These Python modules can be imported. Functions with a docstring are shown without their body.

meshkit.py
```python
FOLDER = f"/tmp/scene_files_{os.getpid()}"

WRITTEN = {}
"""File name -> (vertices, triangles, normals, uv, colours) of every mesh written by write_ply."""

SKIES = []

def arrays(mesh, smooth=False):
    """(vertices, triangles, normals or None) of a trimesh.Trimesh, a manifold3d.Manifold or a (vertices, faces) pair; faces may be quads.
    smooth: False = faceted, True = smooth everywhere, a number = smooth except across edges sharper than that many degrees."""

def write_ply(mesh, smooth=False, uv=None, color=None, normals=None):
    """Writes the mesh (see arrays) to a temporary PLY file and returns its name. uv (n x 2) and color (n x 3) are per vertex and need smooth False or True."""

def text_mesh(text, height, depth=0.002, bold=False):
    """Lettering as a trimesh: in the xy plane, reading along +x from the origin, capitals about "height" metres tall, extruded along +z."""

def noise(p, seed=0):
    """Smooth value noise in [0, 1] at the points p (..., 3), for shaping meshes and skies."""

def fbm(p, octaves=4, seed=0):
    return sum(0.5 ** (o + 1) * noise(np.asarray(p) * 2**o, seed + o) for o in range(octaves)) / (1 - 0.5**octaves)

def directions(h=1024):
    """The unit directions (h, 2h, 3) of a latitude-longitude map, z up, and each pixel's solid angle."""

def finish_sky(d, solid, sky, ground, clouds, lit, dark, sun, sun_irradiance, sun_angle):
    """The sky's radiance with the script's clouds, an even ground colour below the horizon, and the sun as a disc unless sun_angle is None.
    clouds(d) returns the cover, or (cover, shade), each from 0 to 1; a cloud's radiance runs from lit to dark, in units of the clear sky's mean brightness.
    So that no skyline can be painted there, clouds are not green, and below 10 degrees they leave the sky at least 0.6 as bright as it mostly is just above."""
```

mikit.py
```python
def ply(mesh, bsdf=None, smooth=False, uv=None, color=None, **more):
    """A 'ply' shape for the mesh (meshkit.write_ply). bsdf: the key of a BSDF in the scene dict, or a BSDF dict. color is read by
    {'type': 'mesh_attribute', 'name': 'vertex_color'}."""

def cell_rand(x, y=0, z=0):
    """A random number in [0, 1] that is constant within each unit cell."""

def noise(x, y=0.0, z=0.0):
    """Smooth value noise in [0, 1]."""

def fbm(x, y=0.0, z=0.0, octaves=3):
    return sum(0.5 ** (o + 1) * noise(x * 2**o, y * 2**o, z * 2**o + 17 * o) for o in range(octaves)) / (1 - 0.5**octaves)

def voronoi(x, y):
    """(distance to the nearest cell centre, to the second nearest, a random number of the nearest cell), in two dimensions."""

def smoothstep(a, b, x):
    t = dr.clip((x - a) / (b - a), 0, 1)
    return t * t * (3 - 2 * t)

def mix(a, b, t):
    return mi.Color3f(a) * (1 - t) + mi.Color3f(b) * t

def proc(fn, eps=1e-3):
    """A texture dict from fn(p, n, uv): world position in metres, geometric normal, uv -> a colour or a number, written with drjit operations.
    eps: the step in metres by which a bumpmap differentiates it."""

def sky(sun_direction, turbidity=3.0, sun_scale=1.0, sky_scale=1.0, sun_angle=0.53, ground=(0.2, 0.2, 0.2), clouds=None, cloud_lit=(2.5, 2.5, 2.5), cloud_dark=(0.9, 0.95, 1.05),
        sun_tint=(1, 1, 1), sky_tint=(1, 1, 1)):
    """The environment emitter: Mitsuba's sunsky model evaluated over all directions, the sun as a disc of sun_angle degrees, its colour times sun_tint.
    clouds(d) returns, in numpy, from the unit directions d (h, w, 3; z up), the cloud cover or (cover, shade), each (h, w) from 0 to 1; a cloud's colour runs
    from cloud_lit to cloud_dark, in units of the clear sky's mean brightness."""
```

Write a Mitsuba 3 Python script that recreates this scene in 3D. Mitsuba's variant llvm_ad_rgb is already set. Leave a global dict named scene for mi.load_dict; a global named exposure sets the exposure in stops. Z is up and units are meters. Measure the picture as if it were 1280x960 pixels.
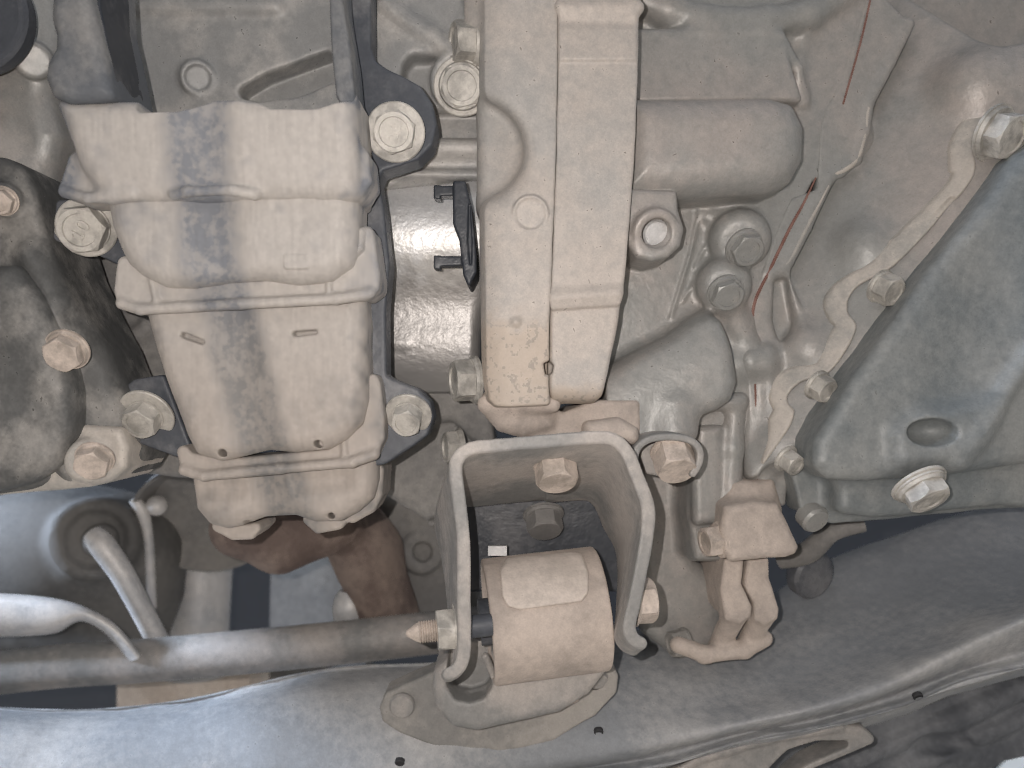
import math, random
import numpy as np, trimesh, shapely
import mitsuba as mi, drjit as dr
import manifold3d as m3
from shapely.geometry import Polygon, LineString, Point
from shapely.ops import unary_union
from scipy.ndimage import map_coordinates
import meshkit, mikit
from mikit import noise, fbm, smoothstep, mix

# ------------------------------------------------------------------ camera, light, exposure
PITCH = math.radians(35.0)                 # the camera lies under the car and looks up at it
CAM = np.array([0.0, 0.0, 0.20])           # lens, 20 cm above the ground
DIST = 360.0                               # mm from the lens to the face of the gearbox
AX = np.array([1.0, 0, 0]); AY = np.array([0, -math.sin(PITCH), math.cos(PITCH)]); AZ = np.array([0, -math.cos(PITCH), -math.sin(PITCH)])
ORG = CAM - AZ * DIST / 1000.0             # middle of the engine-side frame used to build (mm: x right, y up, z towards the lens)
T = mi.ScalarTransform4f
exposure = 3.0
FOCAL = DIST / 0.35
scene, labels = {}, {}
scene['camera'] = {'type': 'thinlens', 'fov': math.degrees(2 * math.atan(640 / FOCAL)), 'fov_axis': 'x', 'aperture_radius': 0.0023, 'focus_distance': 0.365,
                   'near_clip': 0.01, 'far_clip': 200.0, 'to_world': T().look_at(origin=CAM.tolist(), target=(CAM - AZ).tolist(), up=AY.tolist())}
SUN = (-0.85 * AX + 0.43 * AY + 0.18 * AZ)                       # daylight comes in low from the left, past the end of the crossmember
scene['daylight'] = mikit.sky(SUN.tolist(), turbidity=3, sun_scale=1.0, sky_scale=0.55, sun_angle=10, clouds=lambda d: 0.7, sky_tint=(1.0, 0.96, 0.98), sun_tint=(0.60, 1.04, 2.7), cloud_lit=(2.1, 2.1, 2.2), cloud_dark=(1.03, 1.05, 1.1))
FL = CAM + (-0.020 * AX + 0.011 * AY + 0.002 * AZ)
scene['phone_torch'] = {'type': 'point', 'position': FL.tolist(), 'intensity': {'type': 'rgb', 'value': [0.0425, 0.0395, 0.0375]}}

# ------------------------------------------------------------------ frame helpers
def mm(px, z=0.0): return px * 0.35 * (DIST - z) / DIST
def P(px, py, z=0.0):
    k = 0.35 * (DIST - z) / DIST
    return np.array([(px - 640) * k, (480 - py) * k, z])
def world(v): return ORG + (np.asarray(v)[:, :1] * AX + np.asarray(v)[:, 1:2] * AY + np.asarray(v)[:, 2:3] * AZ) / 1000.0
def wdir(n): return np.asarray(n)[:, :1] * AX + np.asarray(n)[:, 1:2] * AY + np.asarray(n)[:, 2:3] * AZ
def poly(pts, z=0.0, r=0.0):
    g = Polygon([P(a, b, z)[:2] for a, b in pts]).buffer(0)
    if r: g = g.buffer(-r).buffer(2 * r).buffer(-r)
    return g
def spline(pts, n=8, closed=False):
    p = np.asarray(pts, float); out = []; N = len(p)
    for i in range(N if closed else N - 1):
        a, b, c, d = (p[(i + k) % N] if closed else p[min(max(i + k, 0), N - 1)] for k in (-1, 0, 1, 2))
        t = np.arange(n)[:, None] / n
        out.append(0.5 * (2 * b + (c - a) * t + (2 * a - 5 * b + 4 * c - d) * t**2 + (3 * b - a - 3 * c + d) * t**3))
    if not closed: out.append(p[-1:])
    return np.vstack(out)

# ------------------------------------------------------------------ solids from distance fields
import threading
from concurrent.futures import ThreadPoolExecutor
G = threading.local()
QUEUE = []
def grid(lo, hi, h):
    n = [int(math.ceil((b - a) / h)) + 1 for a, b in zip(lo, hi)]
    ax = [np.float32(a) + np.float32(h) * np.arange(k, dtype=np.float32) for a, k in zip(lo, n)]
    G.x, G.y, G.z = ax[0][:, None, None], ax[1][None, :, None], ax[2][None, None, :]
    G.lo, G.h, G.n = np.array(lo, float), h, n
def box_px(x0, y0, x1, y1, z0, z1):
    c = np.array([P(a, b, z) for a in (x0, x1) for b in (y0, y1) for z in (z0, z1)])
    return c.min(0), c.max(0)
def d2poly(g, X=None, Y=None):
    X = G.x[:, :, 0] if X is None else X; Y = G.y[:, :, 0] if Y is None else Y
    X, Y = np.broadcast_arrays(X, Y)
    best = np.full(X.shape, 1e9, np.float32); inside = np.zeros(X.shape, bool)
    for ring in (r for gg in getattr(g, 'geoms', [g]) for r in [gg.exterior, *gg.interiors]):
        c = np.asarray(ring.coords, np.float32)
        for (ax, ay), (bx, by) in zip(c[:-1], c[1:]):
            ex, ey = bx - ax, by - ay
            L = ex * ex + ey * ey
            if L < 1e-12: continue
            t = np.clip(((X - ax) * ex + (Y - ay) * ey) / L, 0, 1)
            best = np.minimum(best, (X - ax - t * ex) ** 2 + (Y - ay - t * ey) ** 2)
            if ay != by: inside ^= ((ay > Y) != (by > Y)) & (X < ex * (Y - ay) / ey + ax)
    d = np.sqrt(best)
    return np.where(inside, -d, d).astype(np.float32)
def round2(a, b, r):
    a, b = a + r, b + r
    return np.minimum(np.maximum(a, b), 0) + np.sqrt(np.maximum(a, 0) ** 2 + np.maximum(b, 0) ** 2) - r
def ext(g, z0, z1, r=1.0):
    return round2(d2poly(g)[:, :, None], np.abs(G.z - (z0 + z1) / 2) - (z1 - z0) / 2, r)
def extp(pts, z0, z1, r=1.0, rc=2.0, at=None): return ext(poly(pts, z1 - 0.6 * r if at is None else at, rc), z0, z1, r)
def fl(a): return [float(x) for x in a]
def sph(c, r):
    c, r = fl(c), float(r)
    return np.sqrt((G.x - c[0]) ** 2 + (G.y - c[1]) ** 2 + (G.z - c[2]) ** 2) - r
def _sph(c, r): return np.sqrt((G.x - c[0]) ** 2 + (G.y - c[1]) ** 2 + (G.z - c[2]) ** 2) - r
def ell(c, r):
    c, r = fl(c), fl(r)
    q = np.sqrt(((G.x - c[0]) / r[0]) ** 2 + ((G.y - c[1]) / r[1]) ** 2 + ((G.z - c[2]) / r[2]) ** 2)
    return (q - 1) * min(r)
def cap(a, b, ra, rb=None):
    a, b = np.asarray(a, float), np.asarray(b, float); rb = ra if rb is None else rb
    e = b - a; L = float(e @ e); a, e, ra, rb = fl(a), fl(e), float(ra), float(rb)
    t = np.clip(((G.x - a[0]) * e[0] + (G.y - a[1]) * e[1] + (G.z - a[2]) * e[2]) / L, 0, 1)
    return np.sqrt((G.x - a[0] - t * e[0]) ** 2 + (G.y - a[1] - t * e[1]) ** 2 + (G.z - a[2] - t * e[2]) ** 2) - (ra + (rb - ra) * t)
def tubed(pts, r, k=1.0):
    d = None
    for a, b in zip(pts[:-1], pts[1:]):
        c = cap(a, b, r); d = c if d is None else U(d, c, k)
    return d
def cyl(a, b, r, rr=1.0):
    a, b = np.asarray(a, float), np.asarray(b, float); e = b - a; L = float(np.linalg.norm(e)); a, e, r, rr = fl(a), fl(e / L), float(r), float(rr)
    t = (G.x - a[0]) * e[0] + (G.y - a[1]) * e[1] + (G.z - a[2]) * e[2]
    q = np.sqrt(np.maximum((G.x - a[0]) ** 2 + (G.y - a[1]) ** 2 + (G.z - a[2]) ** 2 - t * t, 0))
    return round2(q - r, np.abs(t - L / 2) - L / 2, rr)
def half(p, n):
    n = fl(np.asarray(n, float) / np.linalg.norm(n)); p = fl(p)
    return (G.x - p[0]) * n[0] + (G.y - p[1]) * n[1] + (G.z - p[2]) * n[2]
def U(a, b, k=0.0):
    if k <= 0: return np.minimum(a, b)
    h = np.maximum(k - np.abs(a - b), 0) / k
    return np.minimum(a, b) - h * h * k * 0.25
def I(a, b, k=0.0): return -U(-a, -b, k)
def D(a, b, k=0.0): return -U(-a, b, k)
def nets(d):
    d = np.ascontiguousarray(np.broadcast_to(d, G.n), np.float32)
    d = np.pad(d, 1, constant_values=5.0); org = G.lo - G.h
    s = d < 0
    cnt = sum(s[i:d.shape[0] - 1 + i, j:d.shape[1] - 1 + j, k:d.shape[2] - 1 + k].astype(np.int8) for i in (0, 1) for j in (0, 1) for k in (0, 1))
    cell = np.argwhere((cnt > 0) & (cnt < 8))
    idx = np.full(cnt.shape, -1, np.int64); idx[tuple(cell.T)] = np.arange(len(cell))
    acc, num = np.zeros((len(cell), 3)), np.zeros(len(cell))
    cor = [(i, j, k) for i in (0, 1) for j in (0, 1) for k in (0, 1)]
    val = {c: d[tuple((cell + c).T)] for c in cor}
    for a in cor:
        for ax in range(3):
            if a[ax]: continue
            b = tuple(1 if q == ax else a[q] for q in range(3))
            va, vb = val[a], val[b]; m = (va < 0) != (vb < 0)
            t = np.where(m, va / np.where(m, va - vb, 1), 0)
            p = np.tile(np.array(a, float), (len(cell), 1)); p[:, ax] += t
            acc += p * m[:, None]; num += m
    v = cell + acc / num[:, None]
    F = []
    for ax in range(3):
        o = [q for q in range(3) if q != ax]
        sl0, sl1 = [slice(None)] * 3, [slice(None)] * 3
        sl0[ax], sl1[ax] = slice(0, -1), slice(1, None)
        for q in o: sl0[q] = sl1[q] = slice(1, -1)
        A, B = s[tuple(sl0)], s[tuple(sl1)]
        e = np.argwhere(A != B)
        up = A[tuple(e.T)]
        for q in o: e[:, q] += 1
        def at(d0, d1):
            c = e.copy(); c[:, o[0]] -= d0; c[:, o[1]] -= d1
            return idx[tuple(c.T)]
        q4 = np.stack([at(1, 1), at(0, 1), at(0, 0), at(1, 0)], 1)
        flip = up if ax != 1 else ~up
        q4 = np.where(flip[:, None], q4, q4[:, ::-1])
        F.append(q4)
    q = np.vstack(F)
    gr = lambda p: map_coordinates(d, p.T, order=1, mode='nearest')
    def nrm(p):
        g = np.stack([gr(p + np.eye(3)[k] * 0.7) - gr(p - np.eye(3)[k] * 0.7) for k in range(3)], 1)
        return g / (np.linalg.norm(g, axis=1, keepdims=True) + 1e-9)
    n = nrm(v)
    v = v - n * np.clip(gr(v) / G.h, -0.5, 0.5)[:, None]
    n = nrm(v)
    return org + v * G.h, np.vstack([q[:, [0, 1, 2]], q[:, [0, 2, 3]]]), n
def wobble(v, n, amp, size, seed=0):
    q = v @ np.array([[.36, .48, -.8], [-.8, .6, 0], [.48, .64, .6]]).T / size
    return v + n * (amp * 2 * (meshkit.fbm(q, 2, seed) - 0.5))[:, None]
def put(key, mesh, bsdf, normals=None, smooth=30):
    """mesh in the engine-side frame (mm) -> one entry of scene"""
    if normals is None:
        v, f, n = meshkit.arrays(mesh, smooth)
    else: v, f = mesh; n = normals
    W = world(v)
    if n is None: path = meshkit.write_ply((W, f))
    else: path = meshkit.write_ply((W, f), False, normals=wdir(n))
    scene[key] = {'type': 'ply', 'filename': path, 'face_normals': n is None, 'bsdf': {'type': 'ref', 'id': bsdf}}
def solid(key, bounds, h, fn, bsdf, amp=0.25, size=11.0, seed=0):
    QUEUE.append((key, bounds, h, fn, bsdf, amp, size, seed))
def make_solid(job):
    key, bounds, h, fn, bsdf, amp, size, seed = job
    grid(*box_px(*bounds), h)
    v, f, n = nets(fn())
    if amp:
        v = wobble(v, n, amp, size, seed)
        fn_ = np.cross(v[f[:, 1]] - v[f[:, 0]], v[f[:, 2]] - v[f[:, 0]]); m = np.zeros_like(v)
        for k in range(3): np.add.at(m, f[:, k], fn_)
        m /= np.linalg.norm(m, axis=1, keepdims=True) + 1e-12
        n = n * 0.5 + m * 0.5; n /= np.linalg.norm(n, axis=1, keepdims=True) + 1e-12
    return key, (v, f), bsdf, n
def make_all():
    with ThreadPoolExecutor(4) as ex:
        for key, m, bsdf, n in ex.map(make_solid, QUEUE): put(key, m, bsdf, normals=n)
def tag(key, label=None, category=None, group=None, kind=None):
    labels[key] = {k: x for k, x in dict(label=label, category=category, group=group, kind=kind).items() if x}
def numbered(key):
    k, i = key, 0
    while k in scene or any(q.startswith(k + '__') for q in scene) or k in labels:
        i += 1; k = f'{key}_{i:03d}'
    return k
def frame(axis, spin=0.0):
    a = np.asarray(axis, float) / np.linalg.norm(axis)
    x = np.cross([0, 1, 0.01], a); x /= np.linalg.norm(x); y = np.cross(a, x)
    c, s = math.cos(spin), math.sin(spin)
    return np.stack([c * x + s * y, -s * x + c * y, a], 1)
def place(mesh, at, axis, spin=0.0):
    v, f = np.array(mesh.vertices), np.array(mesh.faces)
    return trimesh.Trimesh(v @ frame(axis, spin).T + np.asarray(at, float), f, process=False)
def man(mesh):
    m = mesh.to_mesh(); return trimesh.Trimesh(m.vert_properties[:, :3], m.tri_verts, process=False)
def lathe(prof, n=48):
    return trimesh.creation.revolve(np.array(prof, float), sections=n)
def tubemesh(pts, r, n=14, steps=6, flat=1.0):
    """round bar along a smooth path; pts (x, y, z) in mm, r one radius or one per point"""
    p = spline(pts, steps); rr = np.broadcast_to(np.asarray(r, float), (len(pts),))
    rr = spline(rr[:, None], steps)[:, 0]
    t = np.gradient(p, axis=0); t /= np.linalg.norm(t, axis=1, keepdims=True)
    x = np.cross(t, [0.1, 0.2, 1.0]); x /= np.linalg.norm(x, axis=1, keepdims=True); y = np.cross(t, x)
    a = np.arange(n) / n * 2 * np.pi
    v = (p[:, None] + rr[:, None, None] * (np.cos(a)[None, :, None] * x[:, None] + flat * np.sin(a)[None, :, None] * y[:, None])).reshape(-1, 3)
    i, j = np.meshgrid(np.arange(len(p) - 1), np.arange(n), indexing='ij'); k = (j + 1) % n
    q = np.stack([i * n + j, (i + 1) * n + j, (i + 1) * n + k, i * n + k], -1).reshape(-1, 4)
    f = np.vstack([q[:, [0, 1, 2]], q[:, [0, 2, 3]]])
    N = len(v); v = np.vstack([v, p[:1], p[-1:]]); e = (len(p) - 1) * n; j = np.arange(n)
    f = np.vstack([f, np.stack([j * 0 + N, j, (j + 1) % n], 1), np.stack([j * 0 + N + 1, e + (j + 1) % n, e + j], 1)])
    return trimesh.Trimesh(v, f[:, ::-1], process=False)
def loft(sections, n=10, m=6):
    """closed loops of (px, py, z), one per station, joined by a smooth skin with end caps"""
    S = np.array([[P(*q) for q in s] for s in sections])
    S = np.stack([spline(S[:, j], n) for j in range(S.shape[1])], 1)
    S = np.array([spline(s, m, closed=True) for s in S])
    a, b = S.shape[:2]
    i, j = np.meshgrid(np.arange(a - 1), np.arange(b), indexing='ij'); k = (j + 1) % b
    q = np.stack([i * b + j, i * b + k, (i + 1) * b + k, (i + 1) * b + j], -1).reshape(-1, 4)
    v = np.vstack([S.reshape(-1, 3), S[0].mean(0)[None], S[-1].mean(0)[None]]); N = a * b; j = np.arange(b)
    f = np.vstack([q[:, [0, 1, 2]], q[:, [0, 2, 3]], np.stack([j * 0 + N, (j + 1) % b, j], 1), np.stack([j * 0 + N + 1, (a - 1) * b + j, (a - 1) * b + (j + 1) % b], 1)])
    t = trimesh.Trimesh(v, f, process=False)
    if t.volume < 0: t.invert()
    return t
# ------------------------------------------------------------------ materials
_o = [float(x) for x in ORG]
def loc(p):
    a, b, c = p.x - _o[0], p.y - _o[1], p.z - _o[2]
    return 1000 * (a * AX[0] + b * AX[1] + c * AX[2]), 1000 * (a * AY[0] + b * AY[1] + c * AY[2]), 1000 * (a * AZ[0] + b * AZ[1] + c * AZ[2])
def cast_bump(p, n, uv):
    q = mi.Vector3f(*rot(p, 1000.0))
    return 0.00007 * noise(q.x * 1.3, q.y * 1.3, q.z * 1.3) + 0.00012 * noise(q.x * 0.45, q.y * 0.45, q.z * 0.45)
def rough_bump(p, n, uv):
    q = mi.Vector3f(*rot(p, 1000.0))
    return 0.0001 * noise(q.x * 0.9, q.y * 0.9, q.z * 0.9) + 0.00022 * noise(q.x * 0.3, q.y * 0.3, q.z * 0.3)
def rot(p, k):
    x, y, z = p.x * k, p.y * k, p.z * k
    return .36 * x + .48 * y - .8 * z, -.8 * x + .6 * y, .48 * x + .64 * y + .6 * z
def dusty(base, dust, lo, hi, scale=0.05, speck=0.0, shift=0.0, vary=0.22):
    def f(p, n, uv):
        x, y, z = rot(p, 1000 * scale)
        big = fbm(x + shift, y, z, 4)
        k = 0.31 / scale
        m = noise(x * k + 9, y * k, z * k); fine = noise(x * k * 2.9, y * k * 2.9, z * k * 2.9)
        c = mix(base, dust, smoothstep(lo, hi, big * 0.84 + m * 0.10 + fine * 0.06)) * (1 - vary / 2 + vary * (m * 0.55 + fine * 0.45))
        c = c * (0.93 + 0.14 * noise(x * k * 6.1, y * k * 6.1, z * k * 6.1))
        if speck:
            c = c * (1 - speck * smoothstep(0.86, 0.93, fine) * smoothstep(0.45, 0.75, m))
        return c
    return f
def mat(name, fn, rough=0.6, metallic=0.0, bump=None, specular=0.4, eps=2.5e-4):
    b = {'type': 'principled', 'base_color': mikit.proc(fn) if callable(fn) else {'type': 'rgb', 'value': list(fn)}, 'roughness': rough, 'metallic': metallic, 'specular': specular}
    if bump: b = {'type': 'bumpmap', 'height': mikit.proc(bump, eps), 'scale': 1.0, 'bsdf': b}
    scene[name] = {'type': 'twosided', 'bsdf': b}
mat('cast_metal', dusty((0.30, 0.30, 0.29), (0.37, 0.345, 0.32), 0.35, 0.65, 0.03, 0.3), 0.48, 0.3, cast_bump)
mat('case_metal', dusty((0.245, 0.245, 0.235), (0.32, 0.29, 0.268), 0.35, 0.7, 0.022, 0.5), 0.46, 0.2, cast_bump)
mat('block_metal', dusty((0.27, 0.27, 0.265), (0.38, 0.365, 0.345), 0.4, 0.7, 0.05, 0.6), 0.55, 0.25, rough_bump)
DC = dusty((0.33, 0.32, 0.305), (0.40, 0.36, 0.325), 0.3, 0.65, 0.02, 0.5)
def dusty_case(p, n, uv):
    u, v, w = loc(p)
    c = DC(p, n, uv)
    pit = noise(u * 0.55, v * 0.55, w * 0.55) * 0.6 + noise(u * 1.2, v * 1.2, w * 1.2) * 0.4
    low = smoothstep(40.0, 22.0, v + 9 * noise(u * 0.3, v * 0.3)) * dr.maximum(smoothstep(19.0, 15.0, u), smoothstep(3.0, -4.0, v + 3 * noise(u * 0.3 + 5, v * 0.3)))      # caked splash on the lower end
    cake = mix((0.39, 0.315, 0.245), (0.22, 0.185, 0.15), smoothstep(0.58, 0.75, pit))
    return mix(c, cake, low * 0.6)
mat('dusty_case', dusty_case, 0.58, 0.12, cast_bump)
mat('mud_metal', dusty((0.30, 0.26, 0.23), (0.41, 0.352, 0.308), 0.25, 0.65, 0.05, 0.25), 0.75, 0.0, rough_bump)
mat('mud_dark', dusty((0.185, 0.18, 0.172), (0.28, 0.262, 0.24), 0.3, 0.65, 0.03, 0.25), 0.75, 0.0, rough_bump)
mat('flange_metal', dusty((0.30, 0.29, 0.27), (0.42, 0.385, 0.345), 0.3, 0.6, 0.05, 0.4), 0.65, 0.1, cast_bump)
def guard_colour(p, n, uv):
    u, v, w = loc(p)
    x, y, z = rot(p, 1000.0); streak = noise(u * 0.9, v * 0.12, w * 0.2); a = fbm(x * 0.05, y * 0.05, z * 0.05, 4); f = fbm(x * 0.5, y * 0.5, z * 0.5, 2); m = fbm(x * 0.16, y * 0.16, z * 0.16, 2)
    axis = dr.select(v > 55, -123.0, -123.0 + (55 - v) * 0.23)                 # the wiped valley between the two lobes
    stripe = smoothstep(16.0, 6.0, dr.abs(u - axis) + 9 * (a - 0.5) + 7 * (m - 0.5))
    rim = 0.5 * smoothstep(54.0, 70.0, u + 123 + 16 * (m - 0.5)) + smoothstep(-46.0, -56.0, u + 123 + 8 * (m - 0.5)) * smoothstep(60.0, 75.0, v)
    rim = rim + 0.7 * smoothstep(108.5, 112.0, v + 2 * (m - 0.5)) * smoothstep(20.0, 30.0, w)  # greyer top rim: shade of its upward bevel put into the colour
    wipe_and_shade = dr.clip(stripe * 0.85 + rim, 0, 1) * (0.55 + 0.75 * smoothstep(0.25, 0.75, f * 0.6 + m * 0.4))
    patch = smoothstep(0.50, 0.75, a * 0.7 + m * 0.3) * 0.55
    t = dr.clip(wipe_and_shade + patch, 0, 1)
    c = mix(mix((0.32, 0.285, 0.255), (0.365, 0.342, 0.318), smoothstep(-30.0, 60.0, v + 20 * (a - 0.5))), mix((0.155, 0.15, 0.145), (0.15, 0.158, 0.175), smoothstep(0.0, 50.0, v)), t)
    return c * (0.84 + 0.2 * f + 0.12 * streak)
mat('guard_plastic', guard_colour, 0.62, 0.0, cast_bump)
mat('dark_plastic', dusty((0.060, 0.066, 0.078), (0.16, 0.16, 0.165), 0.45, 0.8, 0.04), 0.5, 0.0, cast_bump)
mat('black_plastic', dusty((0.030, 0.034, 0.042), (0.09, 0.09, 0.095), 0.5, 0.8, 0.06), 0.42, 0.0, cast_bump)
mat('grey_plastic', dusty((0.095, 0.103, 0.115), (0.19, 0.187, 0.183), 0.45, 0.75, 0.03), 0.55, 0.0, cast_bump)
mat('black_rough', dusty((0.078, 0.079, 0.078), (0.20, 0.192, 0.18), 0.38, 0.72, 0.06, 0.6, 0.0, 0.4), 0.6, 0.0, rough_bump)
mat('bolt_metal', dusty((0.25, 0.24, 0.22), (0.42, 0.40, 0.365), 0.3, 0.6, 0.12, 0.0, 5.0, 0.3), 0.55, 0.15, cast_bump)
mat('mud_bolt', dusty((0.30, 0.26, 0.225), (0.46, 0.395, 0.345), 0.3, 0.6, 0.12, 0.2, 5.0, 0.3), 0.7, 0.0, cast_bump)
mat('bracket_steel', dusty((0.20, 0.198, 0.192), (0.335, 0.308, 0.285), 0.35, 0.7, 0.035, 0.2, 3.0), 0.55, 0.1, cast_bump)
mat('pan_paint', dusty((0.128, 0.143, 0.149), (0.205, 0.211, 0.206), 0.36, 0.7, 0.022, 0.3, 7.0), 0.5, 0.1, cast_bump)
mat('frame_paint', dusty((0.20, 0.21, 0.222), (0.345, 0.34, 0.333), 0.35, 0.75, 0.018, 0.3, 11.0), 0.68, 0.0, cast_bump)
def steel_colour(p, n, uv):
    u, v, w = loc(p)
    return mix((0.27, 0.26, 0.25), STEEL(p, n, uv), smoothstep(42.0, 64.0, v + 14 * (noise(u * .2, v * .2, w * .2) - .5)))  # highlight on the upper part painted into the colour, dusty grey below
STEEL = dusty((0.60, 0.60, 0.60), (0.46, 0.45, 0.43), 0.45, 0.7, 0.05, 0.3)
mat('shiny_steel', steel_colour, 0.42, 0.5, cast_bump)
#(0.60, 0.60, 0.60), (0.46, 0.45, 0.43), 0.45, 0.7, 0.05, 0.3), 0.42, 0.5, cast_bump)
mat('rust', dusty((0.12, 0.088, 0.076), (0.20, 0.155, 0.13), 0.35, 0.65, 0.05, 0.4), 0.8, 0.0, rough_bump)
mat('pale_metal', dusty((0.42, 0.42, 0.42), (0.55, 0.53, 0.51), 0.35, 0.65, 0.05), 0.5, 0.2)
mat('sealant', dusty((0.15, 0.07, 0.055), (0.20, 0.11, 0.09), 0.3, 0.7, 0.2), 0.6)
mat('pad_pale', dusty((0.40, 0.355, 0.315), (0.47, 0.415, 0.37), 0.3, 0.65, 0.08, 0.2), 0.75, 0.0, cast_bump)  # paler colour stands in for the faint shading of the raised pad
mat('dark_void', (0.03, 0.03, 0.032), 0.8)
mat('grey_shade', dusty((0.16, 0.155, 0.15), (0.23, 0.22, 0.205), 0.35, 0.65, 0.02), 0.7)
mat('tray_paint', dusty((0.075, 0.08, 0.09), (0.155, 0.16, 0.17), 0.35, 0.7, 0.025, 0.2, 2.0), 0.55, 0.0, cast_bump)
mat('pale_tan', dusty((0.52, 0.44, 0.37), (0.62, 0.55, 0.48), 0.35, 0.65, 0.03), 0.7)
mat('dark_casting', dusty((0.085, 0.083, 0.08), (0.13, 0.125, 0.118), 0.35, 0.65, 0.02), 0.7)
mat('concrete', dusty((0.32, 0.275, 0.22), (0.42, 0.365, 0.30), 0.3, 0.7, 0.004), 0.9)

# ------------------------------------------------------------------ bolts
def head_mesh(R, h, fr, fh, recess=True):
    hexa = m3.Manifold.cylinder(h + fh, R, R, 6)
    cone = m3.Manifold.cylinder(h + fh - 0.001, R * 1.9 , R * 0.86, 48) ^ m3.Manifold.cylinder(h + fh + 1, R * 1.02, R * 1.02, 48)
    b = hexa ^ cone
    if recess: b = b - m3.Manifold.cylinder(1.5, R * 0.64, R * 0.68, 40).translate([0, 0, h + fh - 0.9])
    b = b + m3.Manifold.cylinder(fh * 0.45, fr, fr, 48) + m3.Manifold.cylinder(fh, fr, fr * 0.88, 48)
    return man(b)
def bolt(parent, px, py, z, axis, hexpx, h, flangepx, bsdf='bolt_metal', washer=0, spin=0.2, mark=None, label=None, name='bolt', recess=True, wz=1.6):
    """px, py, z: middle of the head's top face"""
    a = np.asarray(axis, float) / np.linalg.norm(axis); R, fr = mm(hexpx, z), mm(flangepx, z); fh = 0.28 * R
    top = P(px, py, z); base = top - a * (h + fh)
    key = numbered(parent + '__' + name)
    m = place(head_mesh(R, h, fr, fh, recess), base, a, spin)
    if mark:
        t = meshkit.text_mesh(mark, R * 0.5, 0.9, bold=True); t.apply_translation(-t.bounds.mean(0)); t.apply_translation([0, 0, h + fh - 0.5])
        m = trimesh.util.concatenate([m, place(t, base, a, spin + (0.9 if True else 0))])
    put(key, m, bsdf, smooth=35)
    if washer and parent.count('__') == 0:
        wr = mm(washer, z)
        w = lathe([(0, 0), (wr * 0.97, 0), (wr, 0.25), (wr, wz - 0.4), (wr * 0.96, wz), (0, wz)])
        put(key + '__washer', place(w, base - a * (wz - 0.02), a), bsdf, smooth=35)
    if label: labels[key] = {'label': label}
    return key
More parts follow.
